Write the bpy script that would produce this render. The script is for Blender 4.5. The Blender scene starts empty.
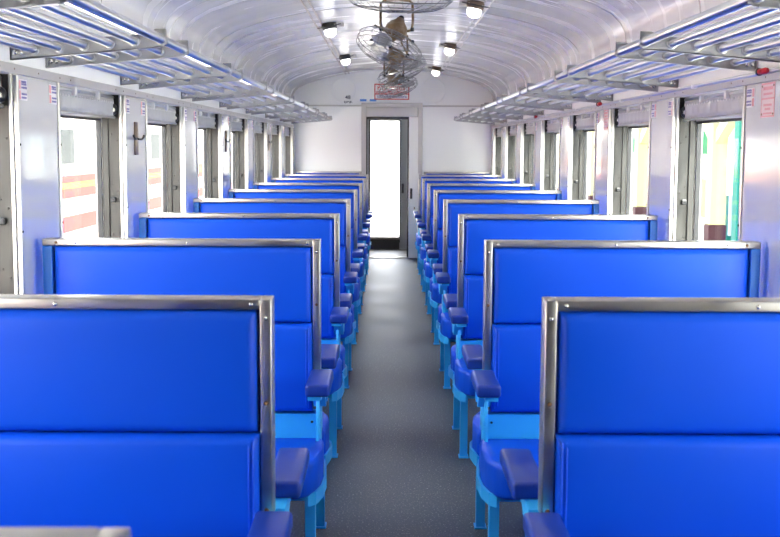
import bpy, bmesh, math, random
from mathutils import Vector, Matrix
random.seed(7)
SC = bpy.context.scene
COL = SC.collection
PI = math.pi

# ------------------------------------------------------------------ materials
def mat(name, col, rough=0.5, metal=0.0, spec=0.5, bump=None, var=None, coat=0.0, rvar=None):
    """bump=(scale xyz, strength, distance); var=(scale xyz, colour2, lo, hi); rvar=(scale xyz, r0, r1)"""
    m = bpy.data.materials.new(name); m.use_nodes = True
    nt = m.node_tree; b = nt.nodes['Principled BSDF']
    b.inputs['Base Color'].default_value = (*col, 1)
    b.inputs['Roughness'].default_value = rough
    b.inputs['Metallic'].default_value = metal
    b.inputs['Specular IOR Level'].default_value = spec
    b.inputs['Coat Weight'].default_value = coat
    tc = nt.nodes.new('ShaderNodeTexCoord')
    def noise(scale, detail=4):
        mp = nt.nodes.new('ShaderNodeMapping'); mp.inputs['Scale'].default_value = scale
        nt.links.new(tc.outputs['Object'], mp.inputs['Vector'])
        n = nt.nodes.new('ShaderNodeTexNoise'); n.inputs['Scale'].default_value = 1.0
        n.inputs['Detail'].default_value = detail
        nt.links.new(mp.outputs['Vector'], n.inputs['Vector'])
        return n
    if bump:
        n = noise(bump[0])
        bp = nt.nodes.new('ShaderNodeBump'); bp.inputs['Strength'].default_value = bump[1]
        bp.inputs['Distance'].default_value = bump[2]
        nt.links.new(n.outputs['Fac'], bp.inputs['Height']); nt.links.new(bp.outputs['Normal'], b.inputs['Normal'])
    if var:
        n = noise(var[0], 6)
        r = nt.nodes.new('ShaderNodeValToRGB')
        r.color_ramp.elements[0].position = var[2]; r.color_ramp.elements[0].color = (*col, 1)
        r.color_ramp.elements[1].position = var[3]; r.color_ramp.elements[1].color = (*var[1], 1)
        nt.links.new(n.outputs['Fac'], r.inputs['Fac']); nt.links.new(r.outputs['Color'], b.inputs['Base Color'])
    if rvar:
        n = noise(rvar[0], 5)
        mr = nt.nodes.new('ShaderNodeMapRange')
        mr.inputs['From Min'].default_value = 0.35; mr.inputs['From Max'].default_value = 0.65
        mr.inputs['To Min'].default_value = rvar[1]; mr.inputs['To Max'].default_value = rvar[2]
        nt.links.new(n.outputs['Fac'], mr.inputs['Value']); nt.links.new(mr.outputs['Result'], b.inputs['Roughness'])
    return m

def emit(name, col, s):
    m = bpy.data.materials.new(name); m.use_nodes = True
    b = m.node_tree.nodes['Principled BSDF']
    b.inputs['Base Color'].default_value = (*col, 1)
    b.inputs['Emission Color'].default_value = (*col, 1); b.inputs['Emission Strength'].default_value = s
    return m

def glass_mat(name, tint, refl=0.06):
    m = bpy.data.materials.new(name); m.use_nodes = True
    nt = m.node_tree; nt.nodes.remove(nt.nodes['Principled BSDF'])
    t = nt.nodes.new('ShaderNodeBsdfTransparent'); t.inputs['Color'].default_value = (*tint, 1)
    g = nt.nodes.new('ShaderNodeBsdfGlossy'); g.inputs['Roughness'].default_value = 0.02
    lw = nt.nodes.new('ShaderNodeLayerWeight'); lw.inputs['Blend'].default_value = 0.5
    pw = nt.nodes.new('ShaderNodeMath'); pw.operation = 'POWER'; pw.inputs[1].default_value = 4
    f = nt.nodes.new('ShaderNodeMath'); f.operation = 'MULTIPLY_ADD'; f.inputs[1].default_value = 0.12; f.inputs[2].default_value = 0.02
    nt.links.new(lw.outputs['Facing'], pw.inputs[0]); nt.links.new(pw.outputs[0], f.inputs[0])
    mx = nt.nodes.new('ShaderNodeMixShader')
    nt.links.new(f.outputs[0], mx.inputs['Fac'])
    nt.links.new(t.outputs['BSDF'], mx.inputs[1]); nt.links.new(g.outputs['BSDF'], mx.inputs[2])
    nt.links.new(mx.outputs['Shader'], nt.nodes['Material Output'].inputs['Surface'])
    return m

M = {}
M['vinyl'] = mat('blue_vinyl', (0.0020, 0.078, 0.66), 0.40, 0, 0.26, bump=((60, 60, 60), 0.04, 0.002), rvar=((6, 6, 6), 0.38, 0.48))
M['vinyl_arm'] = mat('blue_vinyl_arm', (0.010, 0.040, 0.32), 0.36, 0, 0.5, bump=((150, 150, 150), 0.08, 0.001))
M['piping'] = mat('blue_piping', (0.01, 0.10, 0.78), 0.35)
M['sky_paint'] = mat('light_blue_paint', (0.035, 0.44, 0.93), 0.35, 0, 0.5, bump=((30, 30, 30), 0.05, 0.002))
M['post_blue'] = mat('mid_blue_post', (0.008, 0.17, 0.60), 0.4)  # bench wall posts, a darker blue than the other bench metalwork
M['steel'] = mat('brushed_steel', (0.52, 0.49, 0.45), 0.3, 1.0, bump=((8, 60, 60), 0.06, 0.002), rvar=((9, 30, 30), 0.30, 0.45), var=((5, 9, 9), (0.40, 0.37, 0.33), 0.5, 0.75))
M['screw'] = mat('screw_steel', (0.75, 0.72, 0.66), 0.25, 1.0)
M['rust'] = mat('rusty_screw', (0.25, 0.13, 0.06), 0.6, 0.4)
M['stainless'] = mat('stainless_panel', (0.88, 0.87, 0.87), 0.08, 0.26, bump=((3, 2.2, 1.4), 0.07, 0.012), rvar=((2, 3, 2), 0.05, 0.12))
M['steel_trim'] = mat('steel_trim', (0.60, 0.585, 0.56), 0.28, 0.8)
M['band'] = mat('painted_steel_band', (0.56, 0.53, 0.51), 0.35, 0.35)
M['channel'] = mat('window_channel_steel', (0.042, 0.040, 0.037), 0.42, 0.4, var=((30, 30, 5), (0.022, 0.02, 0.017), 0.5, 0.72))
M['alu'] = mat('window_aluminium', (0.42, 0.40, 0.38), 0.35, 0.6)
M['gasket'] = mat('dark_rubber', (0.015, 0.015, 0.017), 0.5)
M['hole'] = mat('dark_hole', (0.02, 0.018, 0.015), 0.8)
M['chrome'] = mat('chrome_tube', (0.62, 0.62, 0.63), 0.28, 0.95)
M['bracket'] = mat('grey_bracket_paint', (0.42, 0.42, 0.43), 0.36, 0.6)
M['ceiling'] = mat('glossy_white_ceiling', (0.84, 0.82, 0.815), 0.24, 0, 0.55, bump=((0.5, 2.6, 0.8), 0.07, 0.02), rvar=((0.8, 4, 1), 0.2, 0.3))
M['white_wall'] = mat('white_wall_paint', (0.92, 0.91, 0.90), 0.38, 0, 0.4, bump=((4, 4, 4), 0.05, 0.01))
M['frame_paint'] = mat('pale_grey_paint', (0.60, 0.57, 0.55), 0.4, 0.1)
M['seam'] = mat('ceiling_seam', (0.70, 0.68, 0.66), 0.25, 0.3)
M['floor'] = None
M['fabric'] = mat('grey_blind_fabric', (0.55, 0.54, 0.53), 0.55, 0.1, bump=((2, 9, 2), 0.15, 0.01))
M['eyelet'] = mat('eyelet_white', (0.85, 0.83, 0.8), 0.3, 0.3)
M['dark_metal'] = mat('dark_metal', (0.05, 0.05, 0.055), 0.4, 0.7)
M['fan_wire'] = mat('fan_wire_chrome', (0.22, 0.215, 0.21), 0.35, 0.8)
M['fan_body'] = mat('fan_brown_body', (0.22, 0.14, 0.07), 0.38, 0.5, var=((20, 20, 20), (0.34, 0.27, 0.19), 0.45, 0.7))
M['blade'] = mat('fan_blade', (0.42, 0.41, 0.40), 0.3, 0.6)
M['lamp_base'] = mat('lamp_base_copper', (0.24, 0.17, 0.12), 0.35, 0.7)
M['lamp_globe'] = emit('lamp_globe', (1.0, 0.98, 0.95), 1.6)
M['white_paint'] = mat('white_gloss_paint', (0.90, 0.89, 0.87), 0.3)
M['black'] = mat('black_plastic', (0.012, 0.012, 0.015), 0.4)
M['red'] = mat('red_plastic', (0.62, 0.02, 0.03), 0.4)
M['red_ink'] = mat('red_ink', (0.60, 0.035, 0.03), 0.6)
M['pink_ink'] = mat('pink_ink', (0.80, 0.36, 0.38), 0.6)
M['blue_ink'] = mat('blue_ink', (0.16, 0.14, 0.36), 0.6)
M['lblue_ink'] = mat('sky_blue_ink', (0.08, 0.28, 0.70), 0.6)
M['black_ink'] = mat('black_ink', (0.03, 0.03, 0.06), 0.6)
M['paper'] = mat('sticker_white', (0.78, 0.74, 0.75), 0.4)
M['pinkpaper'] = mat('notice_pink', (0.80, 0.62, 0.62), 0.45)
M['vest'] = mat('vestibule_grey_paint', (0.35, 0.38, 0.40), 0.4)
M['vest_dark'] = mat('vestibule_dark_paint', (0.055, 0.055, 0.055), 0.5)
M['vest_floor'] = mat('vestibule_floor', (0.085, 0.065, 0.05), 0.5, var=((6, 6, 6), (0.13, 0.11, 0.09), 0.4, 0.7))
M['thresh'] = mat('threshold_metal', (0.45, 0.40, 0.34), 0.35, 0.7)
M['glass_l'] = glass_mat('window_glass', (0.97, 0.985, 0.975))
M['glass_r'] = glass_mat('window_glass_green', (0.94, 0.965, 0.945))
M['t_cream'] = mat('train_cream', (0.70, 0.66, 0.61), 0.5, spec=0.04)
M['t_red'] = mat('train_red', (0.28, 0.045, 0.04), 0.7, spec=0.04)
M['t_yellow'] = mat('train_yellow', (0.45, 0.22, 0.03), 0.5, spec=0.04)
M['t_glass'] = mat('train_window', (0.035, 0.038, 0.038), 0.5, spec=0.04)
M['t_dark'] = mat('train_underframe', (0.08, 0.07, 0.065), 0.7)
M['ballast'] = mat('ballast', (0.55, 0.52, 0.49), 0.9, bump=((9, 9, 9), 0.8, 0.05), var=((7, 7, 7), (0.68, 0.65, 0.61), 0.4, 0.6))
M['p_floor'] = mat('platform_concrete', (0.68, 0.66, 0.63), 0.8, spec=0.04)
M['p_cream'] = mat('station_cream', (0.42, 0.38, 0.20), 0.6, spec=0.04)
M['p_white'] = mat('station_white', (0.85, 0.84, 0.80), 0.6, spec=0.04)
M['p_maroon'] = mat('station_maroon', (0.05, 0.02, 0.025), 0.6, spec=0.04)
M['p_green'] = mat('station_green', (0.005, 0.16, 0.06), 0.5, spec=0.04)
M['p_teal'] = mat('station_teal', (0.01, 0.10, 0.075), 0.5, spec=0.04)
M['p_pale'] = mat('station_pale_blue', (0.36, 0.42, 0.50), 0.5, spec=0.04)
M['p_roof'] = mat('canopy_roof', (0.55, 0.56, 0.55), 0.6, spec=0.04)

def floor_mat():
    m = bpy.data.materials.new('speckled_vinyl_floor'); m.use_nodes = True
    nt = m.node_tree; b = nt.nodes['Principled BSDF']
    tc = nt.nodes.new('ShaderNodeTexCoord')
    n1 = nt.nodes.new('ShaderNodeTexNoise'); n1.inputs['Scale'].default_value = 120; n1.inputs['Detail'].default_value = 2
    n2 = nt.nodes.new('ShaderNodeTexNoise'); n2.inputs['Scale'].default_value = 1.6; n2.inputs['Detail'].default_value = 5
    nt.links.new(tc.outputs['Object'], n1.inputs['Vector']); nt.links.new(tc.outputs['Object'], n2.inputs['Vector'])
    r1 = nt.nodes.new('ShaderNodeValToRGB')
    r1.color_ramp.elements[0].position = 0.35; r1.color_ramp.elements[0].color = (0.044, 0.058, 0.078, 1)
    r1.color_ramp.elements[1].position = 0.70; r1.color_ramp.elements[1].color = (0.30, 0.33, 0.36, 1)
    e = r1.color_ramp.elements.new(0.62); e.color = (0.060, 0.075, 0.097, 1)
    r2 = nt.nodes.new('ShaderNodeValToRGB')
    r2.color_ramp.elements[0].position = 0.35; r2.color_ramp.elements[0].color = (0.78, 0.80, 0.82, 1)
    r2.color_ramp.elements[1].position = 0.7; r2.color_ramp.elements[1].color = (1.5, 1.3, 1.1, 1)
    nt.links.new(n1.outputs['Fac'], r1.inputs['Fac']); nt.links.new(n2.outputs['Fac'], r2.inputs['Fac'])
    mx = nt.nodes.new('ShaderNodeMix'); mx.data_type = 'RGBA'; mx.blend_type = 'MULTIPLY'; mx.inputs[0].default_value = 1
    nt.links.new(r1.outputs['Color'], mx.inputs[6]); nt.links.new(r2.outputs['Color'], mx.inputs[7])
    nt.links.new(mx.outputs[2], b.inputs['Base Color'])
    mr = nt.nodes.new('ShaderNodeMapRange'); mr.inputs['To Min'].default_value = 0.40; mr.inputs['To Max'].default_value = 0.60
    b.inputs['Specular IOR Level'].default_value = 0.35
    nt.links.new(n2.outputs['Fac'], mr.inputs['Value']); nt.links.new(mr.outputs['Result'], b.inputs['Roughness'])
    bp = nt.nodes.new('ShaderNodeBump'); bp.inputs['Strength'].default_value = 0.12; bp.inputs['Distance'].default_value = 0.002
    nt.links.new(n1.outputs['Fac'], bp.inputs['Height']); nt.links.new(bp.outputs['Normal'], b.inputs['Normal'])
    return m
M['floor'] = floor_mat()

# ------------------------------------------------------------------ mesh builder
class MB:
    def __init__(self): self.bm = bmesh.new(); self.mats = []
    def mi(self, m):
        m = M[m] if isinstance(m, str) else m
        if m not in self.mats: self.mats.append(m)
        return self.mats.index(m)
    def _merge(self, b, m, smooth=False):
        i = self.mi(m)
        bmesh.ops.recalc_face_normals(b, faces=b.faces[:])
        for f in b.faces: f.material_index = i; f.smooth = smooth
        me = bpy.data.meshes.new('tmp'); b.to_mesh(me); b.free()
        self.bm.from_mesh(me); bpy.data.meshes.remove(me)
        return self
    def box(self, lo, hi, m, bev=0.0, seg=2, mtx=None):
        b = bmesh.new(); bmesh.ops.create_cube(b, size=1)
        lo2 = [min(a, c) for a, c in zip(lo, hi)]; hi2 = [max(a, c) for a, c in zip(lo, hi)]
        for v in b.verts:
            v.co = Vector([lo2[k] + (v.co[k] + .5) * (hi2[k] - lo2[k]) for k in range(3)])
        if bev: bmesh.ops.bevel(b, geom=b.edges[:], offset=bev, segments=seg, profile=.5, affect='EDGES', clamp_overlap=True)
        if mtx: bmesh.ops.transform(b, matrix=mtx, verts=b.verts[:])
        return self._merge(b, m, bool(bev) and seg > 1)
    def prism(self, pts, z0, z1, m, axis='z', bev=0.0, seg=3, smooth=False):
        """pts: 2-D outline; axis: extrusion axis. z: (x,y); x: (y,z); y: (x,z)"""
        def P(a, c, h): return {'z': (a, c, h), 'x': (h, a, c), 'y': (a, h, c)}[axis]
        b = bmesh.new()
        lo = [b.verts.new(P(a, c, z0)) for a, c in pts]; hi = [b.verts.new(P(a, c, z1)) for a, c in pts]
        n = len(pts)
        b.faces.new(lo); b.faces.new(hi)
        for i in range(n): b.faces.new((lo[i], lo[(i + 1) % n], hi[(i + 1) % n], hi[i]))
        if bev: bmesh.ops.bevel(b, geom=b.edges[:], offset=bev, segments=seg, profile=.5, affect='EDGES', clamp_overlap=True)
        return self._merge(b, m, smooth or bool(bev))
    def tube(self, pts, r, m, n=8, closed=False, cap=True):
        pts = [Vector(p) for p in pts]; b = bmesh.new(); rings = []; N = len(pts)
        up = None
        for i, p in enumerate(pts):
            if closed: d = pts[(i + 1) % N] - pts[i - 1]
            else: d = pts[min(i + 1, N - 1)] - pts[max(i - 1, 0)]
            d.normalize()
            if up is None: up = Vector((0, 0, 1)) if abs(d.z) < .9 else Vector((1, 0, 0))
            s = d.cross(up); 
            if s.length < 1e-6: s = d.orthogonal()
            s.normalize(); u = s.cross(d).normalized(); up = u
            rings.append([b.verts.new(p + s * (r * math.cos(2 * PI * k / n)) + u * (r * math.sin(2 * PI * k / n))) for k in range(n)])
        for i in range(N if closed else N - 1):
            a, c = rings[i], rings[(i + 1) % N]
            for k in range(n): b.faces.new((a[k], a[(k + 1) % n], c[(k + 1) % n], c[k]))
        if cap and not closed: b.faces.new(rings[0]); b.faces.new(rings[-1])
        return self._merge(b, m, True)
    def lathe(self, prof, m, n=20, mtx=None):
        """prof: (r,z) list revolved about local z"""
        b = bmesh.new(); rings = []
        for r, z in prof:
            if r < 1e-6: rings.append([b.verts.new((0, 0, z))])
            else: rings.append([b.verts.new((r * math.cos(2 * PI * k / n), r * math.sin(2 * PI * k / n), z)) for k in range(n)])
        for a, c in zip(rings, rings[1:]):
            for k in range(n):
                k2 = (k + 1) % n
                q = [a[k % len(a)], a[k2 % len(a)], c[k2 % len(c)], c[k % len(c)]]
                u = []
                for v in q:
                    if v not in u: u.append(v)
                if len(u) > 2: b.faces.new(u)
        for rg in (rings[0], rings[-1]):
            if len(rg) > 2: b.faces.new(rg)
        if mtx: bmesh.ops.transform(b, matrix=mtx, verts=b.verts[:])
        return self._merge(b, m, True)
    def pillow(self, x0, x1, z0, z1, yb, yf, m, r=0.02, bulge=0.006):
        """upholstered pad: flat back at y=yb, rounded front reaching yf"""
        def samples(a, c):
            s = [0, .08, .22, .45, .7, 1.0]
            L = [a + r * q for q in s]; R_ = [c - r * q for q in reversed(s)]
            k = 8; mid = [L[-1] + (R_[0] - L[-1]) * j / k for j in range(1, k)]
            return L + mid + R_
        xs, zs = samples(x0, x1), samples(z0, z1)
        def f(s): return 1.0 if s >= r else math.sqrt(max(0, 1 - (1 - s / r) ** 2))
        b = bmesh.new(); V = []
        d = yf - yb; base = .45
        for x in xs:
            row = []
            for z in zs:
                u = (2 * (x - x0) / (x1 - x0) - 1); w = (2 * (z - z0) / (z1 - z0) - 1)
                h = f(min(x - x0, x1 - x)) * f(min(z - z0, z1 - z))
                y = yb + d * (base + (1 - base) * h) + math.copysign(bulge, d) * (1 - u ** 4) * (1 - w * w)
                row.append(b.verts.new((x, y, z)))
            V.append(row)
        nx, nz = len(xs), len(zs)
        for i in range(nx - 1):
            for j in range(nz - 1): b.faces.new((V[i][j], V[i + 1][j], V[i + 1][j + 1], V[i][j + 1]))
        loop = [V[i][0] for i in range(nx)] + [V[nx - 1][j] for j in range(1, nz)] + [V[i][nz - 1] for i in range(nx - 2, -1, -1)] + [V[0][j] for j in range(nz - 2, 0, -1)]
        back = [b.verts.new((v.co.x, yb, v.co.z)) for v in loop]
        n = len(loop)
        for i in range(n): b.faces.new((loop[i], loop[(i + 1) % n], back[(i + 1) % n], back[i]))
        b.faces.new(back)
        return self._merge(b, m, True)
    def build(self, name, parent=None, loc=None):
        me = bpy.data.meshes.new(name); self.bm.to_mesh(me); self.bm.free()
        for m in self.mats: me.materials.append(m)
        o = bpy.data.objects.new(name, me); COL.objects.link(o)
        if parent is not None: o.parent = parent
        if loc: o.location = loc
        return o

def tag(o, label=None, cat=None, group=None, kind=None):
    if label: o['label'] = label
    if cat: o['category'] = cat
    if group: o['group'] = group
    if kind: o['kind'] = kind
    return o
def empty(name, loc, label=None, cat=None, group=None, kind=None):
    o = bpy.data.objects.new(name, None); COL.objects.link(o); o.location = loc
    o.empty_display_size = .1
    return tag(o, label, cat, group, kind)
KIDS = {}
def copy_tree(o, parent=None):
    c = o.copy(); COL.objects.link(c)
    if parent is not None: c.parent = parent
    for ch in list(o.children): copy_tree(ch, c)
    return c
ORD = ['nearest', 'second', 'third', 'fourth', 'fifth', 'sixth', 'seventh', 'eighth', 'ninth', 'tenth', 'eleventh', 'twelfth']

# ------------------------------------------------------------------ dimensions (metres; x right, y along the car, z up)
W = 1.328            # inner wall plane
XO = 1.46            # outer skin
PITCH = 1.6
ROW0 = 2.547         # centre of the first whole bench
WIN0, WIN1 = 4.465, 5.562   # window opening k=0
YB, YE = -2.45, 15.43       # car ends
ZS, ZT = 0.86, 1.74         # window sill, head

# ------------------------------------------------------------------ shell
f = MB().box((-XO, YB, -0.12), (XO, YE + .08, 0), 'floor').build('floor')
tag(f, 'dark blue-grey speckled vinyl floor running down the aisle', 'floor', kind='structure')

prof = [(1.328, 2.055), (1.328, 2.09), (1.318, 2.16), (1.29, 2.215), (1.235, 2.268), (1.14, 2.32), (1.0, 2.368), (.84, 2.412), (.66, 2.448), (.45, 2.476), (.22, 2.494), (0, 2.50)]
prof = [(-x, z) for x, z in prof] + [(x, z) for x, z in reversed(prof[:-1])]
def arch_strip(mb, y0, y1, off, thick, m, ny=1):
    b = bmesh.new(); n = len(prof)
    def P(i, o):
        x, z = prof[i]
        a = Vector(prof[max(i - 1, 0)]); c = Vector(prof[min(i + 1, n - 1)]); d = (c - a).normalized()
        nn = Vector((-d.y, d.x))
        return x + nn.x * o, z + nn.y * o
    A = [[], [], [], []]
    for i in range(n):
        xi, zi = P(i, -off); xo, zo = P(i, thick)
        A[0].append(b.verts.new((xi, y0, zi))); A[1].append(b.verts.new((xi, y1, zi)))
        A[2].append(b.verts.new((xo, y1, zo))); A[3].append(b.verts.new((xo, y0, zo)))
    for i in range(n - 1):
        for k in range(4):
            b.faces.new((A[k][i], A[k][i + 1], A[(k + 1) % 4][i + 1], A[(k + 1) % 4][i]))
    for e in (0, n - 1): b.faces.new([A[k][e] for k in range(4)])
    mb._merge(b, m, True)
mb = MB(); arch_strip(mb, YB, YE + .1, 0, .06, 'ceiling')
c = mb.build('ceiling'); tag(c, 'glossy white arched carriage ceiling with crosswise seams', 'ceiling', kind='structure')
for p in c.data.polygons:
    p.use_smooth = True
mb = MB()
for k in range(-3, 9):
    y = 1.97 + PITCH * k
    if YB < y < YE: arch_strip(mb, y - .006, y + .006, .003, .01, 'seam')
o = mb.build('trim_1'); tag(o, 'thin crosswise seam strips on the arched ceiling', 'ceiling seam', kind='structure')

KS = range(-2, 7)  # windows farther behind the camera walled up to darken the near seats
def side_wall(s, name, label):
    mb = MB()
    mb.box((s * W, YB, 0), (s * XO, YE, ZS), 'white_wall')
    mb.box((s * W, YB, ZT), (s * XO, YE, 2.06), 'white_wall')
    ys = [YB] + [v for k in KS for v in (WIN0 + PITCH * k, WIN1 + PITCH * k)] + [YE]
    for a, b_ in zip(ys[0::2], ys[1::2]): mb.box((s * W, a, ZS), (s * XO, b_, ZT), 'white_wall')
    tag(mb.build(name), label, 'wall', kind='structure')
    # head band under the luggage rack
    b = MB().box((s * W, YB, 1.738), (s * (W - .012), YE - .002, 1.772), 'band', .002, 1)
    for k in range(-3, 8):
        y0 = WIN1 + .25 + PITCH * k
        for dy in (-.42, -.27, .0, .27, .42):
            y = y0 + dy
            if YB + .1 < y < YE - .1:
                b.lathe([(0, 0), (.0035, 0), (.003, .002), (0, .002)], 'lamp_base', 8, Matrix.Translation((s * (W - .012), y, 1.755)) @ Matrix.Rotation(-s * PI / 2, 4, 'Y'))
    o = b.build('trim_2' if s < 0 else 'trim_3')
    tag(o, 'grey steel head band along the %s wall above the windows' % ('left' if s < 0 else 'right'), 'wall trim', kind='structure')
side_wall(-1, 'wall_left', 'left carriage wall with a row of tall windows')
side_wall(1, 'wall_right', 'right carriage wall with a row of tall windows')
for s, nm in ((-1, 'left'), (1, 'right')):
    o = MB().box((s * W, YB, 0), (s * (W - .015), YE - .002, .1), 'steel_trim', .003, 1).build('baseboard_' + nm)
    tag(o, 'steel skirting along the foot of the %s wall' % nm, 'skirting', kind='structure')

# steel pillar panels between the windows
trim_no = 4
for s in (-1, 1):
    for i, k in enumerate(range(-3, 7)):
        y0, y1 = WIN1 + PITCH * k, WIN0 + PITCH * (k + 1)
        if y0 > YE: continue
        y1 = min(y1, YE - .004)
        mb = MB()
        x0, x1 = s * W, s * (W - .008)
        mb.box((x0, y0 + .006, .1), (x1, y1 - .006, 1.736), 'stainless', .002, 1)
        for ya, yb in ((y0 - .004, y0 + .016), (y1 - .016, y1 + .004)):
            if yb > YE: continue
            mb.box((x0, ya, .1), (s * (W - .016), yb, 1.736), 'steel_trim', .003, 1)
            for z in (1.5, 1.2, .95):
                mb.lathe([(0, 0), (.005, 0), (.004, .003), (0, .004)], 'hole', 8, Matrix.Translation((s * (W - .016), (ya + yb) / 2, z)) @ Matrix.Rotation(-s * PI / 2, 4, 'Y'))
        o = mb.build('trim_%d' % trim_no); trim_no += 1
        tag(o, 'shiny steel pillar panel, %s from the far end on the %s wall' % (['last'] + ORD[1:] and (ORD[1:] + ['last'])[max(0, 8 - i)] if i < 9 else 'first', 'left' if s < 0 else 'right'), 'wall panel', kind='structure')

# windows
wn = 1
for s in (-1, 1):
    side = 'left' if s < 0 else 'right'
    for k in KS:
        ya, yb = WIN0 + PITCH * k, WIN1 + PITCH * k
        r = empty('window_%d' % wn, (s * 1.44, (ya + yb) / 2, ZS)); wn += 1
        n_far = 6 - k
        tag(r, 'tall glazed side window, %s from the far end on the %s side' % ((['first'] + ORD[1:])[n_far], side), 'window', kind='structure')
        def L(mb, name, par=r):
            o = mb.build(name, par); 
            q = par; off = Vector((s * 1.44, (ya + yb) / 2, ZS))
            o.data.transform(Matrix.Translation(-off)); return o
        # jamb channels on the reveals (steel, with grooves and bolt holes)
        for yy, d in ((yb, -1), (ya, 1)):
            mb = MB()
            for xa, xb, t in ((W + .002, W + .014, .012), (W + .014, W + .066, .006), (W + .066, W + .094, .014)):
                mb.box((s * xa, yy, ZS + .002), (s * xb, yy + d * t, ZT - .002), 'steel_trim' if xa < W + .01 else 'channel', .002, 1)
            for z in (1.52, 1.28, 1.04):
                for xx, t in ((W + .026, .006), (W + .052, .006)):
                    mb.lathe([(0, 0), (.0045, 0), (.004, .001), (0, .0015)], 'hole', 8, Matrix.Translation((s * xx, yy + d * t, z + (.03 if xx > W + .03 else 0))) @ Matrix.Rotation(-d * PI / 2, 4, 'X'))
            if d < 0: mb.box((s * (W + .034), yy - .006, 1.225), (s * (W + .060), yy - .028, 1.25), 'gasket', .004, 1)
            L(mb, 'jamb_channel')
        mb = MB().box((s * (W + .002), ya, ZS), (s * XO, yb, ZS + .03), 'alu', .004, 1); L(mb, 'window_sill')
        mb = MB()
        xf0, xf1 = s * (W + .094), s * (W + .128)
        mb.box((xf0, ya + .001, ZS + .03), (xf1, ya + .009, ZT - .01), 'alu', .003, 1)
        mb.box((xf0, yb - .009, ZS + .03), (xf1, yb - .001, ZT - .01), 'alu', .003, 1)
        mb.box((xf0, ya + .009, 1.625), (xf1, yb - .009, ZT - .01), 'alu', .003, 1)
        mb.box((xf0, ya + .009, ZS + .03), (xf1, yb - .009, ZS + .06), 'alu', .003, 1)
        L(mb, 'window_frame')
        mb = MB()
        xg0, xg1 = s * (W + .100), s * (W + .122)
        mb.box((xg0, ya + .009, ZS + .06), (xg1, ya + .020, 1.625), 'gasket')
        mb.box((xg0, yb - .020, ZS + .06), (xg1, yb - .009, 1.625), 'gasket')
        mb.box((xg0, ya + .020, 1.613), (xg1, yb - .020, 1.625), 'gasket')
        mb.box((xg0, ya + .020, ZS + .06), (xg1, yb - .020, ZS + .072), 'gasket')
        L(mb, 'gasket')
        mb = MB().box((s * (W + .110), ya + .014, ZS + .066), (s * (W + .115), yb - .014, 1.62), 'glass_l' if s < 0 else 'glass_r'); L(mb, 'glass_pane')

# ------------------------------------------------------------------ roller blinds (one prototype per side, copied)
def make_blind(s):
    r = empty('roller_blind', (0, 0, 0))
    h = (WIN1 - WIN0) / 2 - .016
    x = s * .034
    MB().tube([(x + s * .008, -h, 1.725), (x + s * .008, h, 1.725)], .009, 'chrome', 12).build('roller_tube', r)
    b = bmesh.new(); n = 60; rows = [1.717, 1.69, 1.66, 1.632]
    V = []
    for i in range(n + 1):
        y = -h + .01 + (2 * h - .02) * i / n
        V.append([b.verts.new((x + s * (.002 * math.sin(i * 1.1) + .003 * math.sin(i * .37 + j)), y, z)) for j, z in enumerate(rows)])
    for i in range(n):
        for j in range(3): b.faces.new((V[i][j], V[i + 1][j], V[i + 1][j + 1], V[i][j + 1]))
    g = bmesh.ops.extrude_face_region(b, geom=b.faces[:])
    for v in g['geom']:
        if isinstance(v, bmesh.types.BMVert): v.co.x += s * .003
    mb = MB(); mb._merge(b, 'fabric', True)
    for i in range(24):
        y = -h + .05 + (2 * h - .1) * i / 23
        mb.lathe([(0, 0), (.005, 0), (.004, .002), (0, .003)], 'eyelet', 6, Matrix.Translation((x - s * .007, y, 1.70)) @ Matrix.Rotation(-s * PI / 2, 4, 'Y'))
    mb.build('blind_fabric', r)
    MB().tube([(x, -h, 1.63), (x, h, 1.63)], .006, 'steel_trim', 8).build('bottom_bar', r)
    for dy in (-.18, .2):
        MB().box((x - s * .016, dy - .012, 1.702), (x + s * .02, dy + .012, 1.737), 'eyelet', .005, 2).build('clip', r)
    mb = MB()
    mb.lathe([(0, -.016), (.026, -.016), (.03, -.01), (.03, .008), (.022, .012), (.012, .014), (.012, .02), (0, .02)], 'dark_metal', 16, Matrix.Translation((s * .046, h - .012, 1.668)) @ Matrix.Rotation(PI / 2, 4, 'X'))
    mb.box((s * .022, h - .05, 1.655), (s * .034, h - .02, 1.675), 'screw', .003, 1)
    mb.build('winder', r)
    return r
for s in (-1, 1):
    proto = None
    for k in KS:
        if k < -1: continue
        if proto is None: o = proto = make_blind(s)
        else: o = copy_tree(proto)
        o.location = (s * W, (WIN0 + WIN1) / 2 + PITCH * k, 0)
        tag(o, 'grey roller blind rolled up over the %s window from the far end, %s wall' % ((['first'] + ORD[1:])[6 - k], 'left' if s < 0 else 'right'), 'window blind', 'roller blinds along the %s windows' % ('left' if s < 0 else 'right'))

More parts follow.
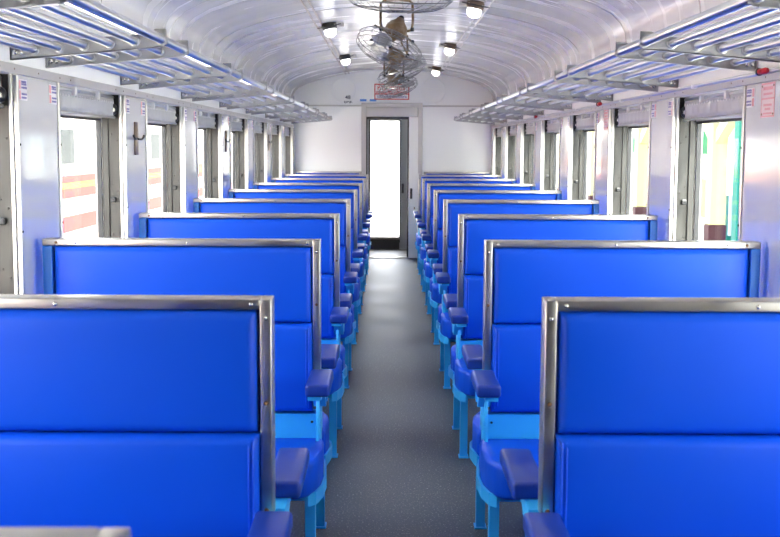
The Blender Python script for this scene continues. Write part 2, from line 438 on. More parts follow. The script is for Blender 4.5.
# ------------------------------------------------------------------ benches
def make_bench(s, L=.987, sides=(-1, 1)):
    """s=+1: bench on the left (aisle towards +x); local x measured from the bench middle"""
    r = empty('train_bench', (0, 0, 0))
    X = lambda t: s * (t - .495)
    def bx(mb, t0, y0, z0, t1, y1, z1, m, bev=0, seg=2): return mb.box((X(t0), y0, z0), (X(t1), y1, z1), m, bev, seg)
    ya, yb = (-.036, .036)
    mb = MB()
    bx(mb, 0, ya, 1.140, L - .026, yb, 1.163, 'steel', .0025, 2)
    bx(mb, L - .026, ya, .665, L, yb, 1.163, 'steel', .0025, 2)
    for d in (-1, 1):
        for t, z, m in ((L - .013, 1.122, 'screw'), (L - .045, 1.152, 'screw'), (L - .013, .93, 'rust'), (L - .013, .685, 'rust'), (.52, 1.151, 'screw'), (.05, 1.151, 'rust'), (.12, 1.151, 'screw')):
            mb.lathe([(0, 0), (.0055, 0), (.0045, .0025), (.002, .004), (0, .004)], m, 8, Matrix.Translation((X(t), d * .036, z)) @ Matrix.Rotation(-d * PI / 2, 4, 'X'))
    mb.build('back_frame', r)
    mb = MB(); bx(mb, .0, -.036, 0, .036, .036, 1.139, 'post_blue', .003, 1); mb.build('wall_post', r)
    for d in sides:
        mb = MB(); mb.pillow(min(X(.044), X(L - .032)), max(X(.044), X(L - .032)), .863, 1.137, d * .004, d * .050, 'vinyl', .022, .006); mb.build('upper_back_cushion', r)
        mb = MB(); mb.pillow(min(X(.044), X(L - .028)), max(X(.044), X(L - .028)), .538, .861, d * .004, d * .060, 'vinyl', .022, .008)
        lo = mb.build('lower_back_cushion', r)
        mb = MB()
        for t in (L - .040, L - .050):
            mb.tube([(X(t), d * .056, .556), (X(t), d * .0605, .572), (X(t), d * .0615, .70), (X(t), d * .0605, .832), (X(t), d * .056, .848)], .002, 'piping', 6)
        mb.build('piping', lo)
    y0 = -.04 if -1 in sides else -.02; y1 = .04 if 1 in sides else .02
    mb = MB(); bx(mb, .036, y0, .40, L - .014, y1, .530, 'sky_paint', .003, 1)
    for z in (.435, .50):
        for d in sides: mb.lathe([(0, 0), (.005, 0), (.004, .003), (0, .003)], 'hole', 8, Matrix.Translation((X(L - .03), d * .04, z)) @ Matrix.Rotation(-d * PI / 2, 4, 'X'))
    mb.build('back_board', r)
    ym = -.13 if -1 in sides else -.03; yp = .13 if 1 in sides else .03
    mb = MB().prism([(ym, .30), (yp, .30), (yp * .75, .52), (yp * .6, .648), (ym * .6, .648), (ym * .75, .52)], X(L - .012), X(L), 'sky_paint', 'x', .002, 1)
    mb.build('side_plate', r)
    for d in sides:
        # seat: outline with the front aisle corner cut back
        P = [(X(.03), d * .045), (X(L + .014), d * .045), (X(L + .020), d * .20), (X(L + .012), d * .32), (X(L - .015), d * .40), (X(L - .05), d * .425), (X(.03), d * .425)]
        mb = MB().prism(P, .325, .446, 'vinyl', 'z', .024, 4); mb.build('seat_cushion', r)
        # pan below and bowed rail along the aisle edge
        mb = MB()
        inner = [(L + .016, .02, .335), (L + .026, .10, .333), (L + .032, .20, .325), (L + .025, .29, .318), (L + .005, .36, .314), (L - .02, .385, .314)]
        b = bmesh.new(); R_ = []
        for t, y, z in inner:
            R_.append([b.verts.new((X(t), d * y, z - .022)), b.verts.new((X(t), d * y, z + .022)), b.verts.new((X(t - .008), d * y, z + .022)), b.verts.new((X(t - .008), d * y, z - .022))])
        for a, c_ in zip(R_, R_[1:]):
            for q in range(4): b.faces.new((a[q], a[(q + 1) % 4], c_[(q + 1) % 4], c_[q]))
        b.faces.new(R_[0]); b.faces.new(R_[-1])
        mb._merge(b, 'sky_paint', False)
        bx(mb, .03, d * .05, .305, L - .01, d * .36, .325, 'sky_paint')
        mb.build('seat_rail', r)
        for t in (L - .020, .055):
            mb = MB(); bx(mb, t - .018, d * .262, .004, t + .018, d * .298, .312, 'sky_paint', .002, 1)
            bx(mb, t - .024, d * .25, 0, t + .024, d * .315, .006, 'sky_paint', .001, 1)
            mb.build('leg', r)
        mb = MB(); mb.box((X(L - .030), d * .105, .666), (X(L + .052), d * (.385 if d < 0 else .425), .709), 'vinyl_arm', .011, 3)
        arm = mb.build('armrest', r)
        mb = MB().prism([(d * .03, .640), (d * .03, .668), (d * .37, .668), (d * .37, .652), (d * .16, .640), (d * .10, .60), (d * .05, .56), (d * .03, .56)], X(L - .022), X(L + .022), 'sky_paint', 'x')
        mb.build('arm_bracket', arm)
    return r
rows = list(range(-1, 8))
for s, side in ((1, 'left'), (-1, 'right')):
    proto = None
    for n in rows:
        if n == -1 and s == -1: continue
        if proto is None: o = proto = make_bench(s, .997 if s > 0 else .989)
        else: o = copy_tree(proto)
        o.location = (-s * 1.290 + s * .495, ROW0 + PITCH * n, 0)
        if n == -1: o.location.x += .020; o.location.y += .008
        if n == 0 and s > 0: o.location.x -= .011
        if n == -1: lab = 'blue bench cut off by the bottom edge, only its steel back frame top showing'
        elif n == 0: lab = 'large blue double bench on the %s of the aisle, foremost whole one' % side
        elif n == 7: lab = 'blue double bench on the %s side, second from the end wall' % side
        else: lab = 'blue double-sided bench with steel-edged back, %s row back on the %s of the aisle' % (ORD[n], side)
        tag(o, lab, 'train bench', 'blue benches %s of the aisle' % side)
    e = make_bench(s, .877, (-1,))
    e.location = (-s * 1.290 + s * .495, ROW0 + PITCH * 8, 0)
    tag(e, 'narrow single-sided blue bench against the end wall, %s of the doorway' % side, 'train bench', 'blue benches %s of the aisle' % side)

# ------------------------------------------------------------------ luggage racks
def rack(s, side):
    r = empty('luggage_rack', (s * W, 7, 1.8), 'long %s of chrome tubes on grey brackets along the %s wall' % ('luggage rack', side), 'luggage rack', 'luggage racks')
    Y0, Y1 = -1.9, YE - .06
    off = Vector((s * W, 7, 1.8))
    def part(mb, n):
        o = mb.build(n, r); o.data.transform(Matrix.Translation(-off)); return o
    tx = [.818, .905, .990, 1.075, 1.160, 1.245]
    zl = lambda x: 1.811 + (W - x) * .088
    for i, x in enumerate(tx):
        part(MB().tube([(s * x, Y0, zl(x)), (s * x, Y1, zl(x))], .016 if i == 0 else .0125, 'chrome', 14), 'rail')
    k = -4
    while True:
        yc = ROW0 + PITCH * (k + 1) ; k += 1
        if yc > YE + .3: break
        for d in (-.21, .21):
            y = yc + d
            if y < Y0 or y > Y1 + .01: continue
            mb = MB()
            P = [(s * (W - .001), 1.783), (s * (W - .001), 1.828), (s * 1.20, 1.844), (s * .86, 1.874), (s * .835, 1.889), (s * .798, 1.889), (s * .796, 1.838), (s * .82, 1.828)]
            mb.prism(P, y - .003, y + .003, 'bracket', 'y')
            fl = [(s * (W - .001), 1.783), (s * (W - .001), 1.787), (s * .82, 1.832), (s * .82, 1.828)]
            mb.prism(fl, y - .003, y - d / abs(d) * .016, 'bracket', 'y')
            mb.box((s * (W - .001), y - .003, 1.783), (s * (W - .006), y - d / abs(d) * .018, 1.828), 'bracket')
            for xx in (1.31, 1.29):
                mb.lathe([(0, 0), (.009, 0), (.008, .006), (0, .007)], 'screw', 8, Matrix.Translation((s * xx, y - .003, 1.809)) @ Matrix.Rotation(PI / 2, 4, 'X'))
            for x in tx:
                mb.lathe([(.0135, -.010), (.019, -.010), (.019, .010), (.0135, .010)], 'bracket', 12, Matrix.Translation((s * x, y, zl(x))) @ Matrix.Rotation(PI / 2, 4, 'X'))
            part(mb, 'bracket')
rack(-1, 'left'); rack(1, 'right')

# ------------------------------------------------------------------ pipe with red handles on the right wall
r = empty('emergency_pipe', (1.303, 7, 1.770), 'thin white pipe with clips running under the right luggage rack', 'pipe')
mb = MB().tube([(0, -8, 0), (0, YE - 7.02, 0)], .008, 'chrome', 12); mb.build('pipe_tube', r)
for k in range(-3, 6):
    y = 5.15 + PITCH * k - 7
    MB().box((-.011, y - .015, -.011), (.012, y + .015, .010), 'white_paint', .005, 2).build('clip', r)
for i, y in enumerate((4.15, 7.36, 10.55)):
    h = MB().tube([(0, -.035, 0), (0, .035, 0)], .011, 'red', 10).tube([(0, .034, 0), (0, .05, 0)], .014, 'black', 10).build('brake_handle', r, (-.018, y - 7, .002))
    h['label'] = 'red handle with a black end'

# ------------------------------------------------------------------ ceiling fans
def make_fan(tilt):
    r = empty('ceiling_fan', (0, 0, 0))
    mb = MB()
    mb.lathe([(0, 0), (.07, 0), (.07, -.008), (.05, -.018), (0, -.018)], 'fan_body', 20)
    for sx in (-1, 1):
        mb.tube([(sx * .02, 0, -.014), (sx * .085, 0, -.018), (sx * .108, 0, -.035), (sx * .11, 0, -.17), (sx * .10, 0, -.215), (sx * .055, 0, -.225)], .009, 'fan_body', 8)
        mb.lathe([(0, -.012), (.014, -.012), (.014, .012), (0, .012)], 'dark_metal', 10, Matrix.Translation((sx * .106, 0, -.21)) @ Matrix.Rotation(PI / 2, 4, 'Y'))
    mb.build('yoke', r)
    T = Matrix.Translation((0, 0, -.21)) @ Matrix.Rotation(math.radians(tilt[1]), 4, 'Y') @ Matrix.Rotation(math.radians(tilt[0]), 4, 'X') @ Matrix.Translation((0, 0, .0))
    mb = MB().lathe([(0, .085), (.026, .082), (.036, .06), (.062, .035), (.078, .0), (.078, -.035), (.06, -.06), (.025, -.07), (.012, -.095), (0, -.095)], 'fan_body', 20, T)
    mo = mb.build('motor', r)
    mb = MB().lathe([(0, .10), (.016, .10), (.02, .09), (.018, .07), (0, .07)], 'black', 12, T); mb.build('cap', mo)
    # cage
    mb = MB(); Rr = .228; cz = -.145
    def ring(rad, z, rr, n=40): mb.tube([T @ Vector((rad * math.cos(2 * PI * i / n), rad * math.sin(2 * PI * i / n), z)) for i in range(n)], rr, 'fan_wire', 5, closed=True)
    for rad, z in ((Rr, cz), (Rr - .002, cz + .03), (Rr - .002, cz - .03), (.195, cz + .055), (.195, cz - .055), (.15, cz + .068), (.15, cz - .070), (.10, cz + .072), (.10, cz - .078), (.055, cz - .082), (.06, cz + .073)):
        ring(rad, z, .0019 if rad < .2 else .0027)
    for i in range(20):
        a = 2 * PI * i / 20
        pts = []
        for rad, z in ((.055, cz + .073), (.15, cz + .068), (.195, cz + .055), (.222, cz + .032), (Rr, cz), (.222, cz - .032), (.195, cz - .055), (.15, cz - .07), (.055, cz - .082)):
            a2 = a + (rad / Rr) * .25
            pts.append(T @ Vector((rad * math.cos(a2), rad * math.sin(a2), z)))
        mb.tube(pts, .0014, 'fan_wire', 4)
    mb.lathe([(0, cz - .085), (.035, cz - .085), (.038, cz - .08), (0, cz - .076)], 'fan_wire', 16, T)
    mb.build('cage', r)
    for i in range(4):
        a = PI / 4 + i * PI / 2; mb = MB()
        mb.tube([T @ Vector((.05 * math.cos(a), .05 * math.sin(a), -.03)), T @ Vector((.10 * math.cos(a), .10 * math.sin(a), -.055)), T @ Vector((.19 * math.cos(a), .19 * math.sin(a), cz + .058))], .006, 'fan_body', 6)
        mb.lathe([(0, -.008), (.010, -.008), (.010, .006), (0, .006)], 'black', 8, T @ Matrix.Translation((.19 * math.cos(a), .19 * math.sin(a), cz + .058)))
        mb.build('cage_arm', r)
    for i in range(3):
        a0 = 2 * PI * i / 3
        b = bmesh.new(); V = []
        for j in range(6):
            rad = .03 + .165 * j / 5
            wd = .25 + .33 * math.sin(PI * min(1, j / 4.2)) if j else .5
            row = []
            for q in range(5):
                a = a0 + wd * (q / 4 - .5) * 2
                row.append(b.verts.new(T @ Vector((rad * math.cos(a), rad * math.sin(a), cz + (q / 4 - .5) * .045 * min(1, .4 + j / 4)))))
            V.append(row)
        for j in range(5):
            for q in range(4): b.faces.new((V[j][q], V[j + 1][q], V[j + 1][q + 1], V[j][q + 1]))
        g = bmesh.ops.extrude_face_region(b, geom=b.faces[:])
        for v in g['geom']:
            if isinstance(v, bmesh.types.BMVert): v.co.z -= .002
        m_ = MB(); m_._merge(b, 'blade', True); m_.build('blade', r)
    return r
for i, (y, tilt, lab) in enumerate(((4.95, (4, 2), 'chrome cage ceiling fan nearest the camera, facing straight down'),
                                    (7.95, (-16, 22), 'chrome cage ceiling fan tilted down to the right, second along the ceiling'),
                                    (10.3, (10, -26), 'chrome cage ceiling fan tilted up to the right, third along the ceiling'),
                                    (13.1, (12, -20), 'chrome cage ceiling fan farthest away, just before the red notice on the end wall'))):
    o = make_fan(tilt); o.location = (0.0, y, 2.500)
    tag(o, lab, 'ceiling fan', 'cage fans along the ceiling centre')

# ------------------------------------------------------------------ ceiling lamps and conduits
def ceil_z(x):
    P = [(x_, z_) for x_, z_ in prof if x_ >= 0]; P.sort()
    for (xa, za), (xb, zb) in zip(P, P[1:]):
        if xa <= abs(x) <= xb: return za + (zb - za) * (abs(x) - xa) / (xb - xa)
    return 2.4
def make_lamp(s):
    r = empty('ceiling_lamp', (0, 0, 0))
    tiltm = Matrix.Rotation(s * .20, 4, 'Y')
    MB().lathe([(0, .01), (.060, .01), (.060, -.03), (.054, -.046), (0, -.046)], 'lamp_base' if s > 0 else 'dark_metal', 24, tiltm).build('lamp_base', r)
    mb = MB().box((-.095, -.066, -.030), (.095, -.058, -.022), 'dark_metal', .002, 1, tiltm)
    for sx in (-.045, .045): mb.lathe([(0, -.004), (.006, -.004), (.006, .004), (0, .004)], 'screw', 8, tiltm @ Matrix.Translation((sx, -.05, -.02)) )
    mb.build('holder_bar', r)
    MB().lathe([(.046, -.040), (.049, -.06), (.048, -.075), (.040, -.092), (.022, -.104), (0, -.108)], 'lamp_globe', 24, tiltm).build('lamp_globe', r)
    MB().box((-.09 * s - .02, .03, -.02), (-.09 * s + .03, .085, .012), 'frame_paint', .003, 1).build('junction_box', r)
    return r
for s, ys, side in ((1, (7.85, 11.05, 14.25, 4.65, 1.45), 'right'), (-1, (9.25, 12.45, 6.05, 2.85, -.35), 'left')):
    p = None
    for i, y in enumerate(ys):
        if p is None: o = p = make_lamp(s)
        else: o = copy_tree(p)
        o.location = (s * .53, y, ceil_z(.53) - .004)
        tag(o, 'round glowing ceiling lamp, %s in the %s row' % ((('nearest', 'middle', 'farthest', 'overhead', 'rear') if s > 0 else ('nearer', 'farther', 'overhead', 'second overhead', 'rear'))[i], side), 'ceiling lamp', 'round lamps on the %s of the ceiling' % side)
    r = empty('ceiling_conduit', (s * .6, 7, ceil_z(.6)), 'thin twin wiring pipes along the ceiling beside the %s lamps' % side, 'conduit')
    for x in (.585, .63):
        mb = MB().tube([(s * (x - .6), -9, ceil_z(x) - ceil_z(.6) - .005), (s * (x - .6), YE - 7.01, ceil_z(x) - ceil_z(.6) - .005)], .006, 'frame_paint' if s > 0 else 'lamp_base', 8)
        mb.build('wiring_pipe', r)

# ------------------------------------------------------------------ coat hooks (left pillars)
hk = None
for i, y in enumerate((5.81, 9.01, 12.21)):
    if hk is None:
        hk = empty('coat_hook', (0, 0, 0))
        MB().box((0, -.036, -.085), (.008, .036, .08), 'lamp_base', .003, 2).build('back_plate', hk)
        for d in (-1, 1):
            MB().tube([(.004, 0, 0), (.010, d * .024, -.006), (.016, d * .065, -.007), (.018, d * .105, .002), (.017, d * .118, .009)], .005, 'dark_metal', 8).lathe([(0, -.006), (.005, -.004), (.006, 0), (.005, .004), (0, .006)], 'dark_metal', 8, Matrix.Translation((.017, d * .118, .010))).build('hook', hk)
        o = hk
    else: o = copy_tree(hk)
    o.location = (-W + .008, y, 1.535)
    tag(o, ('double coat hook on the %s left pillar past the %s' % (('second', 'fourth', 'sixth')[i], 'camera')) if i else 'double coat hook on the left pillar, nearest of the three hooks', 'coat hook', 'coat hooks on the left wall pillars')

# ------------------------------------------------------------------ stickers and notices
def make_sticker(s, mir):
    w, h = .10, .072
    mb = MB()
    x = lambda d: -s * d
    mb.box((0, -w / 2, -h / 2), (x(.001), w / 2, h / 2), 'paper')
    e = -1 if mir else 1
    for zc in (-.018, .018): mb.box((x(.001), e * -w * .44, zc - .015), (x(.0016), e * -w * .22, zc + .015), 'pink_ink')
    rnd = random.Random(3)
    for zc in (-.026, -.014, .008, .020, .028):
        y = -.012
        while y < w * .42:
            l = rnd.uniform(.006, .014)
            mb.box((x(.001), e * y, zc - .0035), (x(.0016), e * min(y + l, w * .45), zc + .0035), 'blue_ink')
            y += l + rnd.uniform(.002, .004)
    return mb.build('safety_sticker')
for s in (-1, 1):
    side = 'left' if s < 0 else 'right'
    first = make_sticker(s, False); used = False
    for k in range(-2, 6):
        y0, y1 = WIN1 + PITCH * k, WIN0 + PITCH * (k + 1)
        for e, yy in (('far', y1 - .072), ('near', y0 + .072)):
            if k == -2 and (s < 0 or True) and e == 'near' and s > 0: pass
            if y1 < 3.5: continue
            if s > 0 and k % 2 == 1 and e == 'near': continue
            o = first if not used else first.copy()
            if used: COL.objects.link(o)
            used = True
            o.location = (s * (W - .008), yy, 1.688)
            tag(o, 'small red and blue sticker, %s top corner of the %s pillar along the %s wall' % (e, ORD[k + 1], side), 'sticker', 'safety stickers on the %s pillars' % side)
def make_notice():
    mb = MB(); w, h = .15, .125
    mb.box((0, -w / 2, -h / 2), (-.001, w / 2, h / 2), 'pinkpaper')
    for a in (('z', -h / 2 + .004), ('z', h / 2 - .004), ('z', .005)): mb.box((-.001, -w / 2, a[1] - .003), (-.0016, w / 2, a[1] + .003), 'pink_ink')
    for yy in (-w / 2 + .004, w / 2 - .004): mb.box((-.001, yy - .003, -h / 2), (-.0016, yy + .003, h / 2), 'pink_ink')
    rnd = random.Random(5)
    for zc, hw, hh in ((.042, .055, .006), (.022, .05, .004), (-.018, .045, .004), (-.032, .03, .004), (-.048, .05, .003)):
        y = -hw
        while y < hw:
            l = rnd.uniform(.006, .016); mb.box((-.001, y, zc - hh), (-.0016, min(y + l, hw), zc + hh), 'pink_ink'); y += l + .003
    for yy in (-w / 2 + .012, w / 2 - .012):
        for zz in (-h / 2 + .012, h / 2 - .012): mb.box((-.001, yy - .004, zz - .004), (-.003, yy + .004, zz + .004), 'rust', .001, 1)
    return mb.build('pink_notice')
nt_ = make_notice()
for i, y in enumerate((4.19, 7.31)):
    o = nt_ if i == 0 else nt_.copy()
    if i: COL.objects.link(o)
    o.location = (W - .008, y, 1.672)
    tag(o, ('pale pink printed notice on the large right pillar at the frame edge', 'pale pink printed notice high on the third right pillar, smaller in view')[i], 'notice', 'pink notices on the right pillars')

# ------------------------------------------------------------------ end wall with doorway
DX0, DX1, DZ = -.357, .213, 1.895
EY = YE
mb = MB()
mb.box((-XO, EY, 0), (-.42, EY + .08, 2.56), 'white_wall')
mb.box((.392, EY, 0), (XO, EY + .08, 2.56), 'white_wall')
mb.box((-.42, EY, 2.06), (.392, EY + .08, 2.56), 'white_wall')
o = mb.build('wall_end'); tag(o, 'white end wall with a central doorway', 'wall', kind='structure')
mb = MB()
mb.box((-1.32, EY, 2.022), (-.42, EY - .012, 2.042), 'frame_paint', .003, 1)
mb.box((.392, EY, 2.022), (1.32, EY - .012, 2.042), 'frame_paint', .003, 1)
o = mb.build('trim_40'); tag(o, 'thin grey moulding across the end wall level with the door head', 'moulding', kind='structure')
r = empty('door_1', (0, EY, 0), 'white sliding door in the end wall, standing open', 'door', kind='structure')
mb = MB()
mb.box((-.42, -.03, 0), (-.357, .08, 2.07), 'frame_paint', .004, 1)
mb.box((.335, -.03, 0), (.392, .08, 2.07), 'frame_paint', .004, 1)
mb.box((-.357, -.03, 2.015), (.335, .08, 2.07), 'frame_paint', .004, 1)
mb.build('door_frame', r)
MB().box((-.357, -.022, 1.889), (.325, .08, 2.015), 'frame_paint', .006, 2).build('door_header', r)
mb = MB()
mb.box((DX0, .0, 0), (DX0 + .018, .08, DZ), 'gasket'); mb.box((DX0 + .03, .03, 0), (DX0 + .045, .08, DZ), 'gasket')
mb.box((DX1 - .018, .0, 0), (DX1, .08, DZ), 'gasket'); mb.box((DX0, .0, DZ - .04), (DX1, .08, DZ + .01), 'gasket')
mb.build('door_gasket', r)
lf = MB().box((DX1, -.026, .004), (.352, .02, 1.889), 'white_paint', .004, 1).build('door_leaf', r)
mb = MB().box((.232, -.034, .80), (.262, -.026, .94), 'black', .006, 2).tube([(.247, -.034, .90), (.247, -.06, .90), (.247, -.06, .84), (.247, -.034, .84)], .007, 'black', 8)
mb.build('door_handle', lf)
MB().box((.285, -.034, .665), (.30, -.026, .69), 'lamp_base', .002, 1).build('keyhole_plate', lf)
mb = MB().box((-.357, EY - .03, 0), (.213, EY + .085, .012), 'thresh', .003, 1)
o = mb.build('door_threshold'); tag(o, 'worn metal threshold strip in the end doorway', 'threshold', kind='structure')

# vestibule beyond the door
VY = 16.75
mb = MB()
mb.box((-XO, EY + .08, -.12), (XO, VY + .08, 0), 'vest_floor'); tag(mb.build('floor_vestibule'), 'brown scuffed vestibule floor beyond the doorway', 'floor', kind='structure')
mb = MB()
mb.box((-XO, VY, 0), (-.325, VY + .08, 2.4), 'vest'); mb.box((.105, VY, 0), (XO, VY + .08, 2.4), 'vest')
mb.box((-.325, VY, 1.86), (.105, VY + .08, 2.4), 'vest_dark'); mb.box((-.325, VY, 0), (.105, VY + .08, .16), 'vest_dark')
mb.box((-.335, VY - .01, 0), (-.318, VY + .09, 1.88), 'gasket'); mb.box((.098, VY - .01, .1), (.112, VY + .09, 1.88), 'gasket')
mb.box((-.335, VY - .03, .15), (.112, VY + .1, .185), 'thresh', .004, 1)
mb.box((.135, VY - .03, .82), (.165, VY, .96), 'black', .006, 2)
tag(mb.build('wall_vestibule'), 'grey vestibule wall with an outer doorway and dark raised sill', 'wall', kind='structure')
mb = MB(); mb.box((-XO, EY + .08, 0), (-XO + .06, VY, 2.4), 'vest'); mb.box((XO - .06, EY + .08, 0), (XO, VY, 2.4), 'vest'); mb.box((-XO, EY + .1, 2.4), (XO, VY + .08, 2.46), 'white_wall')
tag(mb.build('wall_vestibule_side'), 'side walls and roof of the vestibule', 'wall', kind='structure')

# unseen rear of the car, doorway closed off to darken the near seats
mb = MB().box((-XO, YB - .08, 0), (-.4, YB, 2.56), 'white_wall').box((.4, YB - .08, 0), (XO, YB, 2.56), 'white_wall').box((-.4, YB - .08, 0), (.4, YB, 2.56), 'vest')
tag(mb.build('wall_rear'), 'white end wall behind the camera, doorway filled grey to cut light', 'wall', kind='structure')

# notice over the door: red frame, two red text lines, one blue
def text(parent, s, size, m, loc, w=None):
    cu = bpy.data.curves.new('lettering', 'FONT'); cu.body = s; cu.size = size; cu.align_x = 'CENTER'; cu.align_y = 'CENTER'
    cu.extrude = .0006; cu.materials.append(M[m]); cu.offset = .0012
    o = bpy.data.objects.new('lettering', cu); COL.objects.link(o); o.parent = parent; o.location = loc
    o.rotation_euler = (PI / 2, 0, 0)
    bpy.context.view_layer.update()
    sx = w / o.dimensions.x if w and o.dimensions.x > 0 else 1
    me = bpy.data.meshes.new_from_object(o.evaluated_get(bpy.context.evaluated_depsgraph_get()))
    bpy.data.objects.remove(o)
    me.transform(Matrix.Diagonal((sx, 1, 1, 1)))
    o = bpy.data.objects.new('lettering', me); COL.objects.link(o); o.parent = parent; o.location = loc
    o.rotation_euler = (PI / 2, 0, 0)
    return o
r = empty('end_notice', (-.018, EY - .002, 2.218), 'white notice framed in red above the end doorway', 'notice')
w, h = .46, .205
mb = MB().box((-w / 2, -.002, -h / 2), (w / 2, .002, h / 2), 'white_paint')
for z in (-h / 2 + .005, h / 2 - .005, -.03): mb.box((-w / 2, -.0035, z - .007), (w / 2, -.002, z + .007), 'red_ink')
for x in (-w / 2 + .005, w / 2 - .005): mb.box((x - .007, -.0035, -h / 2), (x + .007, -.002, h / 2), 'red_ink')
mb.build('notice_board', r)
text(r, 'ห้ามสูบบุหรี่', .095, 'red_ink', (-.01, -.004, .050), .36)
text(r, 'ฝ่าฝืนมีโทษปรับตามกฎหมาย', .04, 'red_ink', (0, -.004, -.008), .42)
text(r, 'โปรดช่วยกันรักษาความสะอาด', .045, 'blue_ink', (0, -.004, -.066), .40)
r = empty('coach_number', (-.60, EY - .001, 2.115), 'small black stencilled numbers on the end wall beside the doorway', 'number marking')
text(r, '48', .07, 'black_ink', (0, -.012, .025)); text(r, 'บชส.', .05, 'black_ink', (.005, -.012, -.035), .11)
r = empty('blue_marking', (-.34, EY - .001, 2.105), 'two small blue lettered marks above the door frame', 'number marking')
mb = MB()
for x0 in (-.10, .03): mb.box((x0, -.001, -.014), (x0 + .085, 0, .014), 'lblue_ink', .004, 1)
mb.build('blue_patch', r)
for x, nm in ((.53, 'right'), (-.66, 'left')):
    mb = MB().lathe([(.158, 0), (.168, .002), (.168, .006), (.158, .008), (.15, .004), (0, .004)], 'white_wall', 40, Matrix.Translation((x, EY, 2.235)) @ Matrix.Rotation(PI / 2, 4, 'X'))
    o = mb.build('vent_cover'); tag(o, 'round white cover plate on the end wall, %s of the doorway' % nm, 'vent cover', 'round covers on the end wall')

# ------------------------------------------------------------------ outdoors: left, a train alongside
g = MB().box((-60, -40, -1.3), (60, 90, -1.1), 'ballast').build('ground'); tag(g, 'pale stone ballast around the tracks', 'ground', kind='structure')
TX = -4.25
r = empty('passenger_train', (TX - 1.4, 15, -1.1), 'cream and red passenger carriage standing on the next track', 'train')
off = Vector((TX - 1.4, 15, -1.1))
def tp(mb, n):
    o = mb.build(n, r); o.data.transform(Matrix.Translation(-off)); return o
tp(MB().box((TX - 2.8, -6, -.35), (TX, 46, 2.35), 't_cream', .05, 2), 'carriage_body')
tp(MB().box((TX - 2.7, -6, 2.35), (TX - .1, 46, 2.75), 'p_roof', .15, 3), 'carriage_roof')
tp(MB().box((TX - 2.6, -6, -1.0), (TX - .2, 46, -.35), 't_dark'), 'underframe')
tp(MB().box((TX, -6, 1.00), (TX + .012, 46, 1.10), 't_red').box((TX, -6, .93), (TX + .012, 46, 1.00), 't_yellow').box((TX, -6, .80), (TX + .012, 46, .93), 't_red'), 'waist_stripe')
tp(MB().box((TX, -6, .36), (TX + .012, 46, .57), 't_red'), 'lower_stripe')
for i in range(26):
    y = -4.5 + 1.9 * i
    o = tp(MB().box((TX, y, 1.2), (TX + .015, y + .95, 1.75), 't_cream', .01, 1), 'window')
    q = MB().box((TX + .012, y + .08, 1.25), (TX + .02, y + .87, 1.70), 't_glass').build('window_glass', o); q.data.transform(Matrix.Translation(-off))

# outdoors: right, the station platform
p = MB().box((2.1, -20, -1.1), (14, 70, -.15), 'p_floor').build('platform'); tag(p, 'concrete station platform outside the right windows', 'platform', kind='structure')
post0 = None
for i, y in enumerate((10.0, 14.25, 18.5, 22.75, 27.0, 31.25, 35.5)):
    if post0 is None:
        post0 = empty('canopy_post', (0, 0, 0))
        MB().box((-.1, -.1, .70), (.1, .1, 3.55), 'p_cream', .01, 1).build('shaft', post0)
        MB().box((-.11, -.11, 0), (.11, .11, .70), 'p_maroon', .01, 1).build('base', post0)
        for d in (-1, 1):
            MB().prism([(d * .1, 1.70), (d * .1, 1.86), (d * 1.25, 2.42), (d * 1.4, 2.42), (d * 1.4, 2.36)], -.06, .06, 'p_cream', 'x').build('brace', post0)
        o = post0
    else: o = copy_tree(post0)
    o.location = (4.0, y, -.15)
    tag(o, 'cream station post with maroon base and slanted braces, %s along the platform' % ORD[i], 'post', 'posts along the station platform')
cr = MB().box((3.5, 2, 3.4), (9, 60, 3.5), 'p_roof').build('canopy_roof'); tag(cr, 'flat pale canopy roof over the station platform', 'canopy')
b = MB().box((3.9, 4, 2.25), (4.1, 38, 2.45), 'p_cream').build('canopy_beam'); tag(b, 'long cream beam carried by the platform posts', 'beam')
bw = empty('station_building', (7.5, 20, -.15), 'cream station building with green shutters behind the platform posts', 'building')
off2 = Vector((7.5, 20, -.15))
def sp(mb, n):
    o = mb.build(n, bw); o.data.transform(Matrix.Translation(-off2)); return o
sp(MB().box((7.5, 6, -.15), (8.2, 60, 4.2), 'p_white'), 'building_wall')
sp(MB().box((7.44, 6, -.15), (7.5, 60, .75), 'p_cream'), 'dado')
sp(MB().box((7.36, 6, 2.02), (7.5, 60, 3.0), 'p_teal'), 'green_fascia')
for i in range(12):
    y = 5.4 + 4.1 * i
    sp(MB().box((7.40, y, 1.35), (7.5, y + 2.0, 2.6), 'p_green', .01, 1), 'green_shutter')
    sp(MB().box((7.42, y + 2.5, -.1), (7.5, y + 3.5, 2.0), 'p_pale', .01, 1), 'pale_door')
s_ = empty('station_board', (5.2, 18.22, -.15), 'large white blank board on legs on the platform', 'board')
MB().box((-.05, -.6, .92), (.05, .6, 1.71), 'p_white', .01, 1).build('panel', s_)
MB().box((-.03, -.58, .30), (.03, .12, .92), 'p_pale', .01, 1).build('lower_panel', s_)
for d in (-.5, .5): MB().box((-.045, d - .04, 0), (.045, d + .04, .92), 'p_teal').build('leg', s_)
t_ = MB().box((-.08, -.08, 0), (.08, .08, 3.4), 'p_teal', .01, 1).build('teal_post', None, (3.2, 10.55, -.15)); tag(t_, 'slim teal post standing at the platform edge', 'post')

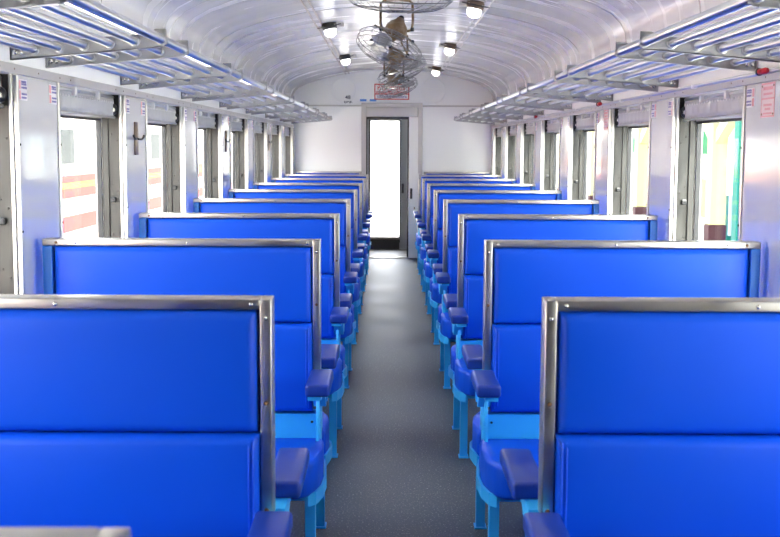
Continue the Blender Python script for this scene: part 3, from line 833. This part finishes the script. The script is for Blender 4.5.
# ------------------------------------------------------------------ light
wd = bpy.data.worlds.new('World'); SC.world = wd; wd.use_nodes = True
nt = wd.node_tree; bg = nt.nodes['Background']
tc = nt.nodes.new('ShaderNodeTexCoord'); sx = nt.nodes.new('ShaderNodeSeparateXYZ')
nt.links.new(tc.outputs['Generated'], sx.inputs['Vector'])
rp = nt.nodes.new('ShaderNodeValToRGB'); mr = nt.nodes.new('ShaderNodeMapRange')
mr.inputs['From Min'].default_value = -1; mr.inputs['From Max'].default_value = 1
nt.links.new(sx.outputs['Z'], mr.inputs['Value']); nt.links.new(mr.outputs['Result'], rp.inputs['Fac'])
rp.color_ramp.elements[0].position = .45; rp.color_ramp.elements[0].color = (.55, .53, .50, 1)
rp.color_ramp.elements[1].position = .52; rp.color_ramp.elements[1].color = (1, 1, 1, 1)
e = rp.color_ramp.elements.new(.95); e.color = (.72, .84, 1, 1)
nt.links.new(rp.outputs['Color'], bg.inputs['Color']); bg.inputs['Strength'].default_value = 3.2
sl = bpy.data.lights.new('sun', 'SUN'); sl.energy = 13; sl.angle = math.radians(2); sl.color = (1, .95, .87)
so = bpy.data.objects.new('sun', sl); COL.objects.link(so)
d = Vector((-.30, .30, -.92)); so.rotation_euler = d.to_track_quat('-Z', 'Y').to_euler()

# ------------------------------------------------------------------ camera
cd = bpy.data.cameras.new('camera'); cam = bpy.data.objects.new('camera', cd); COL.objects.link(cam)
cd.sensor_width = 36; cd.sensor_fit = 'HORIZONTAL'; cd.lens = 1150 * 36 / 780; cd.clip_start = .05; cd.clip_end = 300
th, ro, ya = .1060, .0046, .0009
fwd = Vector((math.sin(ya) * math.cos(th), math.cos(ya) * math.cos(th), -math.sin(th)))
right = Vector((math.cos(ya), -math.sin(ya), 0)); up = right.cross(fwd)
# small clockwise lean of the picture
r2 = right * math.cos(ro) + up * math.sin(ro); u2 = -right * math.sin(ro) + up * math.cos(ro)
m4 = Matrix((r2, u2, -fwd)).transposed().to_4x4(); m4.translation = Vector((-.045, 0, 1.5))
cam.matrix_world = m4
cd.dof.use_dof = True; cd.dof.focus_distance = 6.0; cd.dof.aperture_fstop = 9.0
SC.camera = cam
SC.view_settings.view_transform = 'Standard'; SC.view_settings.look = 'None'
SC.view_settings.gamma = 1; SC.view_settings.use_curve_mapping = False
SC.view_settings.exposure = 2.1
